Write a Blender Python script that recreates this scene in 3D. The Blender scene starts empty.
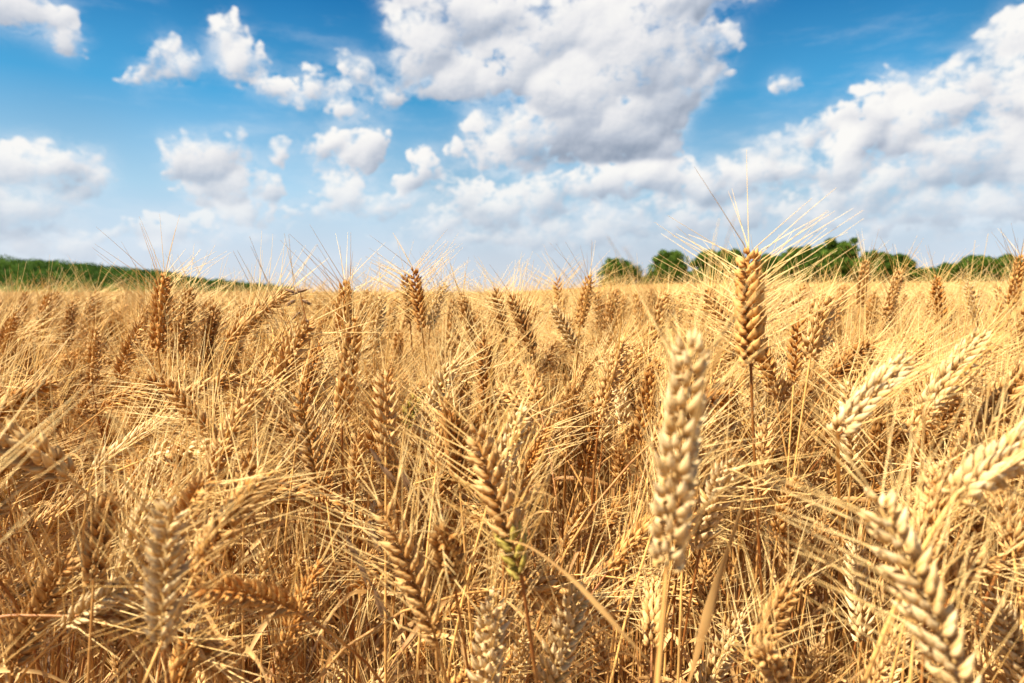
import bpy, math, random
import numpy as np
from mathutils import Vector, Matrix

sc = bpy.context.scene
col = sc.collection
R = math.radians

# ---------------------------------------------------------------- camera
CAM = Vector((0.0, 0.0, 0.97))
F = 683.0                       # focal length in pixels of a 24 mm lens on 36 mm film
HZ = 292.0                      # picture row of the true horizon
PITCH = math.atan((341.5 - HZ) / F)
cam_d = bpy.data.cameras.new('camera'); cam = bpy.data.objects.new('camera', cam_d); col.objects.link(cam)
cam_d.lens = 24.0; cam_d.sensor_width = 36.0; cam_d.clip_start = 0.01; cam_d.clip_end = 20000
cam.location = CAM; cam.rotation_euler = (math.pi / 2 - PITCH, 0, 0)
cam_d.dof.use_dof = True; cam_d.dof.focus_distance = 0.78; cam_d.dof.aperture_fstop = 7.0
sc.camera = cam

def ray(px, py):
    """world direction of a picture point, with forward distance 1 along the view axis"""
    x = (px - 512.0) / F; u = (341.5 - py) / F
    c, s = math.cos(PITCH), math.sin(PITCH)
    return Vector((x, c + u * s, -s + u * c))

def azel(px, py):
    d = ray(px, py).normalized()
    return math.atan2(d.x, d.y), math.asin(d.z)

# ---------------------------------------------------------------- render settings, exposure
sc.render.engine = 'CYCLES'
sc.view_settings.view_transform = 'Standard'; sc.view_settings.look = 'None'
sc.view_settings.exposure = 1.42; sc.view_settings.gamma = 1.0; sc.view_settings.use_curve_mapping = False
cy = sc.cycles
cy.use_denoising = True
try: cy.denoiser = 'OPENIMAGEDENOISE'
except Exception: pass
cy.max_bounces = 6; cy.diffuse_bounces = 3; cy.glossy_bounces = 1; cy.transmission_bounces = 4; cy.transparent_max_bounces = 4
cy.use_adaptive_sampling = True; cy.adaptive_threshold = 0.02
cy.sample_clamp_indirect = 4.0
sc.render.use_persistent_data = False

# ---------------------------------------------------------------- sun
SUN_EL, SUN_AZ = 56.0, -116.0     # azimuth from +Y, negative = to the left of the view
sd = Vector((math.cos(R(SUN_EL)) * math.sin(R(SUN_AZ)), math.cos(R(SUN_EL)) * math.cos(R(SUN_AZ)), math.sin(R(SUN_EL))))
sun_d = bpy.data.lights.new('sun', 'SUN'); sun_d.energy = 5.0; sun_d.angle = R(0.55); sun_d.color = (1.0, 0.93, 0.83)
sun = bpy.data.objects.new('sun', sun_d); col.objects.link(sun)
sun.rotation_euler = (-sd).to_track_quat('-Z', 'Y').to_euler(); sun.location = (-20, -5, 40)

# ---------------------------------------------------------------- node helper
class NT:
    def __init__(self, tree):
        self.t = tree; self.t.nodes.clear()
    def n(self, kind, ins=None, **props):
        nd = self.t.nodes.new(kind)
        for k, v in props.items(): setattr(nd, k, v)
        for k, v in (ins or {}).items():
            s = nd.inputs[k]
            if isinstance(v, bpy.types.NodeSocket): self.t.links.new(v, s)
            else: s.default_value = v
        return nd
    def m(self, op, a, b=None, c=None, clamp=False):
        ins = {0: a}
        if b is not None: ins[1] = b
        if c is not None: ins[2] = c
        return self.n('ShaderNodeMath', ins, operation=op, use_clamp=clamp).outputs[0]
    def v(self, op, a, b=None, c=None):
        ins = {0: a}
        if b is not None: ins[1] = b
        if c is not None: ins[2] = c
        nd = self.n('ShaderNodeVectorMath', ins, operation=op)
        return nd.outputs['Value'] if op in ('DOT_PRODUCT', 'LENGTH') else nd.outputs[0]
    def scale(self, a, s):
        nd = self.n('ShaderNodeVectorMath', {0: a, 'Scale': s}, operation='SCALE'); return nd.outputs[0]
    def noise(self, vec, scale, detail=3, rough=0.55, out='Fac', lac=2.0):
        nd = self.n('ShaderNodeTexNoise', {'Vector': vec, 'Scale': scale, 'Detail': detail, 'Roughness': rough, 'Lacunarity': lac})
        return nd.outputs[out]
    def ss(self, x, lo, hi, a=0.0, b=1.0):
        nd = self.n('ShaderNodeMapRange', {'Value': x, 'From Min': lo, 'From Max': hi, 'To Min': a, 'To Max': b})
        nd.interpolation_type = 'SMOOTHSTEP'; return nd.outputs[0]
    def lin(self, x, lo, hi, a=0.0, b=1.0):
        return self.n('ShaderNodeMapRange', {'Value': x, 'From Min': lo, 'From Max': hi, 'To Min': a, 'To Max': b}).outputs[0]
    def mix(self, f, a, b, mode='MIX'):
        nd = self.n('ShaderNodeMix', data_type='RGBA', blend_type=mode)
        for s, v in ((nd.inputs[0], f), (nd.inputs[6], a), (nd.inputs[7], b)):
            if isinstance(v, bpy.types.NodeSocket): self.t.links.new(v, s)
            else: s.default_value = v if not isinstance(v, tuple) or len(v) == 4 else (*v, 1)
        return nd.outputs[2]
    def comb(self, x, y, z=0.0):
        return self.n('ShaderNodeCombineXYZ', {0: x, 1: y, 2: z}).outputs[0]

# ---------------------------------------------------------------- world: the physical sky
world = bpy.data.worlds.new("World"); sc.world = world; world.use_nodes = True
w = NT(world.node_tree)
sky_t = w.n('ShaderNodeTexSky', sky_type='NISHITA')
sky_t.sun_disc = False; sky_t.sun_elevation = R(SUN_EL); sky_t.sun_rotation = R(SUN_AZ)
sky_t.air_density = 1.0; sky_t.dust_density = 0.6; sky_t.ozone_density = 2.0
SKY_STRENGTH = 0.09
bg = w.n('ShaderNodeBackground', {'Color': sky_t.outputs[0], 'Strength': SKY_STRENGTH})
w.n('ShaderNodeOutputWorld', {'Surface': bg.outputs[0]})

# ---------------------------------------------------------------- mesh helper
def new_mesh(name, V, Fq, mats=(), mat_idx=None, smooth=True, attrs=None):
    """V (n,3); Fq list of face arrays (each (m,k))"""
    me = bpy.data.meshes.new(name)
    V = np.asarray(V, dtype=np.float32)
    if not isinstance(Fq, (list, tuple)): Fq = [Fq]
    Fq = [np.asarray(f, dtype=np.int32) for f in Fq if len(f)]
    me.vertices.add(len(V)); me.vertices.foreach_set('co', V.ravel())
    nl = sum(f.size for f in Fq); npoly = sum(len(f) for f in Fq)
    me.loops.add(nl); me.loops.foreach_set('vertex_index', np.concatenate([f.ravel() for f in Fq]))
    tot = np.concatenate([np.full(len(f), f.shape[1], np.int32) for f in Fq])
    st = np.concatenate([[0], np.cumsum(tot)[:-1]]).astype(np.int32)
    me.polygons.add(npoly); me.polygons.foreach_set('loop_start', st)
    try: me.polygons.foreach_set('loop_total', tot)
    except Exception: pass
    if mat_idx is not None: me.polygons.foreach_set('material_index', np.asarray(mat_idx, np.int32))
    me.polygons.foreach_set('use_smooth', np.full(npoly, bool(smooth)))
    for k, a in (attrs or {}).items():
        at = me.attributes.new(k, 'FLOAT', 'POINT'); at.data.foreach_set('value', np.asarray(a, np.float32))
    for m in mats: me.materials.append(m)
    me.update(calc_edges=True)
    return me

def new_mat(name):
    m = bpy.data.materials.new(name); m.use_nodes = True
    return m, NT(m.node_tree)

# ---------------------------------------------------------------- numpy noise
def vnoise(x, y, seed, n=256):
    rs = np.random.RandomState(seed); g = rs.rand(n, n).astype(np.float32)
    xi = np.floor(x).astype(int); yi = np.floor(y).astype(int); fx = x - xi; fy = y - yi
    fx = fx * fx * (3 - 2 * fx); fy = fy * fy * (3 - 2 * fy)
    a = g[xi % n, yi % n]; b = g[(xi + 1) % n, yi % n]; c = g[xi % n, (yi + 1) % n]; d = g[(xi + 1) % n, (yi + 1) % n]
    return (a * (1 - fx) + b * fx) * (1 - fy) + (c * (1 - fx) + d * fx) * fy - 0.5
def fbm(x, y, seed, oct=4, rough=0.5):
    s = 0; a = 1.0
    for o in range(oct):
        s = s + a * vnoise(x * 2 ** o + 17.3 * o, y * 2 ** o + 5.1 * o, seed + o); a *= rough
    return s

# ---------------------------------------------------------------- sky backdrop with fair-weather clouds
# each cloud heap: picture column, row, half width, half height, thickness
CLOUDS = [
 (22,8,44,22,1.0),(60,30,24,14,.8),(-20,0,50,26,1),
 (132,72,26,12,.7),(152,58,20,16,.9),(178,68,20,16,.8),
 (218,42,24,20,1.0),(238,60,28,22,1.0),(262,82,26,16,.9),(284,98,20,11,.7),(335,92,46,12,.38),(300,84,36,14,.4),
 (305,68,10,10,.55),
 (352,70,18,16,.8),(365,78,14,10,.6),(340,108,30,12,.75),(385,94,26,14,.8),
 (325,143,26,16,.9),(360,150,30,18,.9),(340,160,30,14,.6),
 (352,190,34,22,.9),(388,196,28,18,.9),(318,212,38,14,.8),(345,172,18,14,.6),(278,152,10,12,.5),
 (185,160,34,20,.9),(212,158,38,26,1.0),(230,180,38,22,.9),(268,186,26,15,.8),(245,208,42,18,.7),(200,190,26,16,.6),
 (12,160,50,28,1.0),(55,165,44,28,1.0),(86,182,26,20,.9),(20,205,60,30,.9),(70,196,30,16,.7),(30,235,60,16,.6),
 (70,243,50,18,.55),(165,228,56,20,.6),(150,245,80,14,.35),(250,235,60,14,.4),
 (423,170,24,20,.9),
 (425,40,40,40,1.2),(455,70,60,30,1.2),(480,10,90,40,1.4),(520,60,70,40,1.4),(560,20,80,50,1.4),(590,80,60,50,1.4),
 (640,40,70,60,1.4),(690,8,36,30,1.1),(560,120,60,38,1.3),(620,115,80,46,1.4),(665,80,46,50,1.2),(590,145,90,24,1.2),
 (510,140,44,26,1.1),(480,150,34,14,.9),(540,150,60,16,1.0),(708,70,24,16,.6),(690,98,10,14,.7),(640,150,60,20,1.0),(690,20,40,30,1.0),
 (735,42,10,11,.75),(785,88,18,8,.75),(755,3,26,9,.8),
 (470,178,24,9,.6),(462,196,34,20,1.0),(500,205,50,26,1.0),(545,198,44,26,1.1),(600,186,50,24,1.1),(650,178,46,26,1.2),
 (700,182,50,26,1.1),(745,178,44,24,1.0),(450,226,46,16,.8),(520,236,70,18,.9),(600,232,80,22,.9),(680,220,80,22,.9),(400,240,50,12,.5),
 (770,150,36,22,1.0),(805,135,34,18,1.0),(825,128,16,14,.8),(790,170,60,24,1.1),(850,160,46,26,1.1),
 (872,125,32,34,1.2),(905,95,26,22,1.2),(915,130,46,36,1.3),(955,105,44,32,1.3),(985,75,40,32,1.2),(1008,45,34,30,1.2),
 (1040,30,46,34,1.2),(1030,90,50,50,1.3),(960,160,80,36,1.3),(1010,150,60,40,1.2),(880,185,80,26,1.1),(930,210,80,24,1.0),
 (1000,210,60,28,1.0),(820,205,80,20,.9),(740,212,70,18,.8),(860,228,90,14,.7),(980,236,70,12,.6),(1080,150,80,90,1.2),
 (1150,120,80,80,1.2),(-60,190,70,50,1.0),(-130,150,60,40,1.0),(1200,210,120,40,1.0),(-180,220,90,30,.8),
]
# grey shade painted onto the deep parts and undersides of the heaps
GREYS = [
 (10,6,26,12,.6),(645,110,60,30,.55),(585,145,60,18,.75),(540,85,50,22,.35),(470,18,70,24,.55),(560,50,60,16,.3),(700,25,24,30,.6),(620,20,60,24,.5),(520,125,50,14,.3),
 (205,172,26,12,.6),(250,150,1,1,0),(60,180,30,14,.45),(20,225,60,20,.35),(250,60,14,10,.2),
 (600,212,60,12,.5),(690,205,60,12,.4),(500,232,50,10,.4),(470,210,30,8,.3),
 (960,128,60,14,.6),(1000,165,50,16,.65),(900,160,50,14,.45),(860,195,60,12,.4),(930,222,60,12,.55),(1010,228,50,16,.5),
 (830,175,30,12,.3),(1020,120,30,20,.6),(770,195,40,10,.3),(870,140,20,18,.3),
]

def blob(b):
    a, e = azel(b[0], b[1]); k = max(0.45, math.cos(math.atan((b[0] - 512) / F)) ** 2)
    return a, e, b[2] / F * k, b[3] / F * math.sqrt(k)

STEP = 1.5 / F
AZ0, AZ1, EL0, EL1 = -1.10, 1.10, -0.03, 0.50
gaz = np.arange(AZ0, AZ1, STEP); gel = np.arange(EL0, EL1, STEP)
A, E = np.meshgrid(gaz, gel, indexing='ij')
# domain warp, so that outlines curl
wx = fbm(A * 11, E * 14, 11, 4, 0.55) * 0.034; wy = fbm(A * 11, E * 14, 31, 4, 0.55) * 0.026
wx -= wx.mean(); wy -= wy.mean()
AW, EW = A + wx, E + wy
rs = np.random.RandomState(5)
H = np.full(A.shape, 0.0, np.float32)       # height of the lumpy front of the heaps
EDG = np.full(A.shape, -1.0, np.float32)    # soft outline field
BASE = np.zeros(A.shape, np.float32)    # place within the heap, underside to top
def stamp(a, e, r, zc, squash=1.0, k=1.0, be=0.0, bh=1.0):
    m = r + 0.05
    i0, i1 = np.searchsorted(gaz, [a - m, a + m]); j0, j1 = np.searchsorted(gel, [e - m, e + m])
    if i1 <= i0 or j1 <= j0: return
    sl = (slice(i0, i1), slice(j0, j1))
    dx = (AW[sl] - a) / r; dy = (EW[sl] - e) / (r * squash)
    d2 = dx * dx + dy * dy
    ins = np.clip(1 - d2, 0, None)
    h = np.where(d2 < 1, zc + r * np.sqrt(ins), 0)
    BASE[sl] = np.where(h > H[sl], np.clip((EW[sl] - be) / bh, -1, 1), BASE[sl])
    H[sl] = np.maximum(H[sl], h)
    EDG[sl] = np.maximum(EDG[sl], np.minimum(1.0, (1 - np.sqrt(d2)) * (0.6 + 0.4 * min(1, r / 0.03)) * k))
for b in CLOUDS:
    a, e, rx, ry = blob(b); amp = b[4]
    n = int(16 + 26 * min(1.6, (rx * ry) / 0.0016))
    kk = 0.45 + 0.55 * min(1, amp)
    stamp(a, e, min(rx, ry) * 0.92, 0.35 * ry * amp, 1.0, kk, e, ry)
    for i in range(n):
        th = rs.rand() * 2 * math.pi; rr = math.sqrt(rs.rand()) * 0.95
        ux, uy = rr * math.cos(th), rr * math.sin(th)
        if uy < -0.55: uy = -0.55 - 0.3 * (-(uy + 0.55))           # flatter undersides
        r = min(rx, ry) * (0.20 + 0.36 * rs.rand() ** 1.5) * (1.1 - 0.35 * rr)
        r = max(r, 0.0035)
        z = ry * amp * (0.55 * (1 - rr * rr) + 0.25 * rs.rand())
        stamp(a + ux * rx, e + uy * ry, r, z, 0.85, kk, e, ry)
        if rs.rand() < 0.7:                                        # florets on the lobe
            for q in range(3):
                t2 = rs.rand() * 2 * math.pi
                stamp(a + ux * rx + math.cos(t2) * r * 0.8, e + uy * ry + abs(math.sin(t2)) * r * 0.8, max(0.0028, r * (0.3 + 0.25 * rs.rand())), z + r * 0.35, 0.9, kk, e, ry)
GRY = np.zeros(A.shape, np.float32)
for b in GREYS:
    if b[4] == 0: continue
    a, e, rx, ry = blob(b)
    d2 = ((A + wx * 0.8 - a) / (rx * 1.35)) ** 2 + ((E + wy * 0.8 - e) / (ry * 1.5)) ** 2
    GRY += b[4] * np.clip(1 - d2, 0, None) ** 1.2
def blur(a, n):
    for _ in range(n):
        a = (np.roll(a, 1, 0) + np.roll(a, -1, 0) + 2 * a) / 4; a = (np.roll(a, 1, 1) + np.roll(a, -1, 1) + 2 * a) / 4
    return a
SUNV = np.array([-0.50, 0.74, 0.45])  # light direction for the painted cloud relief
def relief(Hs, k):
    gx, gy = np.gradient(Hs, STEP)
    nn = np.sqrt(1 + (k * gx) ** 2 + (k * gy) ** 2)
    return (-k * gx * SUNV[0] - k * gy * SUNV[1] + SUNV[2]) / nn
Hb = blur(H, 3); Hc = blur(H, 26)
fac = 0.45 * relief(Hb, 0.55) + 0.55 * relief(Hc, 1.4)
fac = 0.52 + 0.62 * fac
# cloud light and shade painted into LIT: relief, hollows, undersides, grey patches
EDGE = blur(EDG, 1)
big = fbm(A * 7, E * 11, 71, 4, 0.55)
GRYm = GRY * (0.85 + 0.9 * big)
LIT = 0.76 + 0.80 * (fac - 0.80) + 0.10 * np.clip((Hb - Hc) / 0.012, -1.5, 1.0) + 0.16 * big + 0.17 * blur(BASE, 4) - 0.34 * np.clip(GRYm, 0, 1.1)
elv = np.clip(E / 0.16, 0, 1)
# ring of the horizon: fine in the middle, coarse round the back, so that the backdrop closes
back = np.concatenate([np.linspace(gaz[-1], 2 * math.pi + gaz[0], 60)[1:-1]])
azs = np.concatenate([gaz, back]); na, ne = len(azs), len(gel)
top = np.linspace(gel[-1], 0.80, 14)[1:]
els = np.concatenate([gel, top]); net = len(els)
def ext(F_, fill):
    out = np.full((na, net), fill, np.float32); out[:len(gaz), :ne] = F_; return out
HALO = blur(np.clip(EDG * 3, 0, 1), 90)
edge_a, lit_a, halo_a = ext(EDGE, -1), ext(LIT, 0.7), ext(HALO, 0)
DIST = 7000.0
AA, EE = np.meshgrid(azs, els, indexing='ij')
SV = np.stack([np.sin(AA) * np.cos(EE), np.cos(AA) * np.cos(EE), np.sin(EE)], -1).reshape(-1, 3) * DIST
ii = np.arange(na); jj = np.arange(net - 1)
I0, J0 = np.meshgrid(ii, jj, indexing='ij'); I1 = (I0 + 1) % na
SF = np.stack([I0 * net + J0, I0 * net + J0 + 1, I1 * net + J0 + 1, I1 * net + J0], -1).reshape(-1, 4)
m_sky, s = new_mat('sky')
pos = s.n('ShaderNodeNewGeometry').outputs['Position']
dn = s.v('NORMALIZE', pos)
sp = s.n('ShaderNodeSeparateXYZ', {0: dn})
az = s.m('ARCTAN2', sp.outputs[0], sp.outputs[1]); el = s.m('ARCSINE', sp.outputs[2])
P = s.comb(az, s.m('MULTIPLY', el, 1.25), 0.0)
edge = s.n('ShaderNodeAttribute', attribute_name='edge').outputs['Fac']
lit0 = s.n('ShaderNodeAttribute', attribute_name='lit').outputs['Fac']
w2 = s.scale(s.v('SUBTRACT', s.noise(P, 40.0, 3, 0.6, 'Color'), (0.5, 0.5, 0.5)), 0.02)
Pd = s.v('ADD', P, w2)
n1 = s.noise(Pd, 26.0, 7, 0.62)
n1b = s.noise(s.v('ADD', Pd, (-0.0028, 0.0042, 0.0)), 26.0, 7, 0.62)
patch = s.noise(P, 6.0, 2, 0.5)
dens = s.m('ADD', s.m('MULTIPLY', edge, 1.0), s.m('MULTIPLY', s.m('SUBTRACT', n1, 0.5), 2.1))
width = s.lin(patch, 0.36, 0.64, 0.30, 1.0)
alpha = s.n('ShaderNodeMapRange', {'Value': dens, 'From Min': 0.0, 'From Max': width}, interpolation_type='SMOOTHSTEP').outputs[0]
alpha = s.m('MULTIPLY', alpha, s.ss(edge, -0.75, -0.2))
lit = s.m('ADD', lit0, s.m('MULTIPLY', s.m('SUBTRACT', n1, n1b), 0.5))  # fine cloud relief, sunward side painted lighter
lit = s.m('ADD', lit, s.m('MULTIPLY', s.m('SUBTRACT', n1, 0.5), 0.16))
lit = s.m('MINIMUM', s.m('MAXIMUM', lit, 0.0), 1.0)
lr = s.n('ShaderNodeValToRGB', {'Fac': lit}); c_ = lr.color_ramp  # painted cloud shade to light, as emission colour
c_.elements[0].position = 0.0; c_.elements[0].color = (0.30, 0.36, 0.46, 1)
c_.elements[1].position = 1.0; c_.elements[1].color = (0.97, 0.955, 0.93, 1)
e_ = c_.elements.new(0.35); e_.color = (0.52, 0.57, 0.66, 1)
e_ = c_.elements.new(0.72); e_.color = (0.83, 0.83, 0.85, 1)
veil = s.ss(s.noise(s.v('MULTIPLY', P, (1.0, 3.0, 1.0)), 4.5, 6, 0.62), 0.50, 0.80, 0.0, 0.32)
# clear sky: pale at the horizon, deep blue above, deepest away from the sun
rmp = s.n('ShaderNodeValToRGB', {'Fac': s.lin(el, 0.0, 0.42)}); cr = rmp.color_ramp
stops = [(0.0, (0.70, 0.74, 0.80)), (0.12, (0.62, 0.71, 0.81)), (0.33, (0.40, 0.63, 0.81)), (0.62, (0.075, 0.37, 0.68)), (0.97, (0.008, 0.155, 0.43))]
while len(cr.elements) < len(stops): cr.elements.new(0.5)
for e_, (p_, q_) in zip(cr.elements, stops): e_.position = p_; e_.color = (*q_, 1)
tint = s.lin(s.noise(P, 2.2, 2), 0.3, 0.7, 0.88, 1.12)
skyc = s.mix(veil, s.scale(rmp.outputs[0], tint), (0.75, 0.82, 0.90))
hz = s.ss(el, -0.02, 0.20, 0.20, 1.0)
halo = s.n('ShaderNodeAttribute', attribute_name='halo').outputs['Fac']
wisp = s.ss(s.noise(s.v('MULTIPLY', s.v('ADD', P, s.scale(w2, 2.0)), (1.0, 2.0, 1.0)), 11.0, 6, 0.62), 0.34, 0.72)
skyc = s.mix(s.m('MULTIPLY', s.m('MULTIPLY', s.ss(halo, 0.0, 0.8), wisp), 0.75), skyc, (0.80, 0.85, 0.91))
fin = s.mix(s.m('MULTIPLY', alpha, hz), skyc, lr.outputs[0])
em = s.n('ShaderNodeEmission', {'Color': fin, 'Strength': 0.375})
s.n('ShaderNodeOutputMaterial', {'Surface': em.outputs[0]})
m_sky.cycles.emission_sampling = 'NONE'
sky_o = bpy.data.objects.new('sky', new_mesh('sky', SV, SF, [m_sky], attrs={'edge': edge_a.ravel(), 'lit': lit_a.ravel(), 'halo': halo_a.ravel()}))
sky_o['kind'] = 'structure'; col.objects.link(sky_o)

# ================================================================ materials of the place
m_soil, s = new_mat('soil')
tc = s.n('ShaderNodeTexCoord').outputs['Object']
n = s.noise(tc, 14.0, 6, 0.65)
bs = s.n('ShaderNodeBsdfPrincipled', {'Base Color': s.mix(s.ss(n, 0.35, 0.65), (0.10, 0.055, 0.028), (0.26, 0.16, 0.085)), 'Roughness': 0.95})
bm_ = s.n('ShaderNodeBump', {'Height': n, 'Strength': 0.6, 'Distance': 0.02}); s.t.links.new(bm_.outputs[0], bs.inputs['Normal'])
s.n('ShaderNodeOutputMaterial', {'Surface': bs.outputs[0]})

def straw_mat(name, dark, pale, gloss, transl, use_t=True, rnd=0.3, nscale=160.0, bias=0.0):
    m, s = new_mat(name)
    oi = s.n('ShaderNodeObjectInfo')
    tc = s.n('ShaderNodeTexCoord').outputs['Object']
    n = s.noise(tc, nscale, 3, 0.6)
    if use_t:
        t = s.n('ShaderNodeAttribute', attribute_name='tone').outputs['Fac']
        f = s.m('ADD', s.m('MULTIPLY', t, 0.75), s.m('MULTIPLY', s.m('SUBTRACT', n, 0.5), 1.0))
        f = s.m('ADD', f, bias)
    else:
        f = s.m('ADD', s.m('MULTIPLY', s.m('SUBTRACT', n, 0.5), 1.6), 0.5 + bias)
    f = s.m('ADD', f, s.m('MULTIPLY', s.m('SUBTRACT', oi.outputs['Random'], 0.5), rnd), clamp=True)
    c = s.mix(f, dark, pale)
    c = s.mix(1.0, c, oi.outputs['Color'], 'MULTIPLY')
    if use_t:
        rib = s.n('ShaderNodeAttribute', attribute_name='rib').outputs['Fac']
        spk = s.ss(s.noise(tc, 620.0, 2, 0.5), 0.60, 0.72)
        c = s.mix(s.m('MULTIPLY', rib, 0.5), c, s.mix(1.0, c, (0.62, 0.50, 0.36), 'MULTIPLY'))
        c = s.mix(s.m('MULTIPLY', spk, 0.6), c, s.mix(1.0, c, (0.50, 0.40, 0.30), 'MULTIPLY'))
    c = s.v('MINIMUM', c, (0.95, 0.88, 0.70))
    p = s.n('ShaderNodeBsdfPrincipled', {'Base Color': c, 'Roughness': gloss, 'Specular IOR Level': 0.25})
    if use_t:
        bp_ = s.n('ShaderNodeBump', {'Height': s.noise(tc, 900.0, 3, 0.6), 'Strength': 0.5, 'Distance': 0.0006}); s.t.links.new(bp_.outputs[0], p.inputs['Normal'])
    if transl > 0:
        tr = s.n('ShaderNodeBsdfTranslucent', {'Color': c})
        mx = s.n('ShaderNodeMixShader', {0: transl, 1: p.outputs[0], 2: tr.outputs[0]})
        s.n('ShaderNodeOutputMaterial', {'Surface': mx.outputs[0]})
    else:
        s.n('ShaderNodeOutputMaterial', {'Surface': p.outputs[0]})
    return m
M_EAR = straw_mat('ripe_husk', (0.48, 0.21, 0.035), (0.88, 0.61, 0.25), 0.7, 0.18, True, 0.35)
M_PALE = straw_mat('bleached_husk', (0.62, 0.38, 0.12), (0.93, 0.75, 0.42), 0.85, 0.18, True, 0.2)
M_AWN = straw_mat('ripe_awn', (0.74, 0.40, 0.08), (0.95, 0.73, 0.33), 0.45, 0.20, False, 0.5, 30.0)
M_STEM = straw_mat('ripe_stem', (0.30, 0.105, 0.022), (0.78, 0.45, 0.13), 0.42, 0.10, False, 1.1, 25.0, 0.0)
M_LEAF = straw_mat('dry_leaf', (0.30, 0.13, 0.03), (0.78, 0.50, 0.19), 0.6, 0.30, False, 0.9, 22.0)
M_OAT = straw_mat('dark_oat_husk', (0.11, 0.055, 0.022), (0.34, 0.19, 0.085), 0.6, 0.1, True, 0.2)
M_GREENEAR = straw_mat('green_husk', (0.34, 0.265, 0.035), (0.66, 0.52, 0.13), 0.5, 0.15, True, 0.2)
MATS = [M_EAR, M_AWN, M_STEM, M_LEAF, M_GREENEAR]

# ================================================================ geometry pieces
class Geo:
    def __init__(self): self.V = []; self.F = []; self.M = []; self.T = []; self.B = []; self.n = 0
    def add(self, V, Fq, mat, t, rib=False):
        self.V.append(np.asarray(V, np.float32)); self.F.append(np.asarray(Fq, np.int32) + self.n)
        self.M.append(np.full(len(Fq), mat, np.int32)); self.T.append(np.broadcast_to(np.asarray(t, np.float32), (len(V),)).copy()); self.B.append((np.arange(len(V)) % 2 if rib else np.zeros(len(V))).astype(np.float32)); self.n += len(V)
    def join(self, g, mat4=None):
        if not g.V: return
        V = np.concatenate(g.V)
        if mat4 is not None:
            A_ = np.array(mat4); V = V @ A_[:3, :3].T + A_[:3, 3]
        self.V.append(V.astype(np.float32)); self.F.append(np.concatenate(g.F) + self.n); self.M.append(np.concatenate(g.M)); self.T.append(np.concatenate(g.T)); self.B.append(np.concatenate(g.B)); self.n += len(V)
    def mesh(self, name):
        return new_mesh(name, np.concatenate(self.V), [np.concatenate(self.F)], MATS, np.concatenate(self.M), True, {'tone': np.concatenate(self.T), 'rib': np.concatenate(self.B)})

def grid_faces(nr, ns, closed=True):
    i = np.arange(nr - 1); j = np.arange(ns if closed else ns - 1)
    I, J = np.meshgrid(i, j, indexing='ij'); J1 = (J + 1) % ns
    return np.stack([I * ns + J, I * ns + J1, (I + 1) * ns + J1, (I + 1) * ns + J], -1).reshape(-1, 4)

def unit(v): v = np.asarray(v, float); return v / max(1e-9, np.linalg.norm(v))
def perp(t, hint=(0.3, 0.9, 0.1)):
    a = np.cross(t, hint)
    if np.linalg.norm(a) < 1e-3: a = np.cross(t, (1, 0, 0))
    a = unit(a); return a, np.cross(t, a)

def tube(g, pts, rad, ns, mat, tone=0.5):
    pts = np.asarray(pts, float); n_ = len(pts)
    T = np.gradient(pts, axis=0); T /= np.maximum(1e-9, np.linalg.norm(T, axis=1))[:, None]
    a, b = perp(T[0]); Vv = []
    for k in range(n_):
        a = unit(a - T[k] * np.dot(a, T[k])); b = np.cross(T[k], a)
        th = np.arange(ns) * 2 * math.pi / ns
        Vv.append(pts[k] + rad[k] * (np.cos(th)[:, None] * a + np.sin(th)[:, None] * b))
    g.add(np.concatenate(Vv), grid_faces(n_, ns), mat, tone)

def floret_template(nr, ns):
    t = np.linspace(0, 1, nr); r = np.sin(math.pi * np.clip(t, 0.03, 0.985) ** 0.62) ** 1.05
    r = np.maximum(r, 0.05); r[-1] = 0.04
    th = np.arange(ns) * 2 * math.pi / ns
    X = r[:, None] * np.cos(th)[None]                       # width
    Y = r[:, None] * np.sin(th)[None]                       # thickness, outer side +Y
    if ns == 8: rib = 1 - 0.09 * (np.arange(ns) % 2)[None]; X = X * rib; Y = Y * rib
    Y = np.where(Y > 0, Y * 1.15, Y * 0.75)
    Y = Y + 0.35 * np.sin(math.pi * t)[:, None] * 1.0       # belly outwards
    X = X * (1 + 0.0 * Y)
    Z = np.broadcast_to(t[:, None], X.shape)
    return np.stack([X, Y, Z], -1).reshape(-1, 3), grid_faces(nr, ns), np.broadcast_to(t[:, None], X.shape).reshape(-1)
TPL = {0: floret_template(8, 8), 1: floret_template(6, 6), 2: floret_template(4, 4)}

def bent_axis(L, bend, n_=24):
    """curve from the origin along +Z, turning towards +X by bend radians"""
    ss_ = np.linspace(0, 1, n_); ang = bend * ss_
    d = np.stack([np.sin(ang), np.zeros(n_), np.cos(ang)], -1)
    p = np.concatenate([[np.zeros(3)], np.cumsum((d[1:] + d[:-1]) / 2 * (L / (n_ - 1)), axis=0)])
    return p, d

def awn(g, p, d, L, r, curl, seg, rs):
    d = unit(d); c = unit(rs.normal(0, 1, 3)) * curl
    pts = [p]; dd = d.copy(); st = L / seg
    for k in range(seg):
        dd = unit(dd + c * 0.5 / seg + np.array([0, 0, -0.04]) / seg); pts.append(pts[-1] + dd * st)
    tube(g, pts, np.linspace(r, r * 0.28, seg + 1), 3, 1, 0.5)

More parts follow.
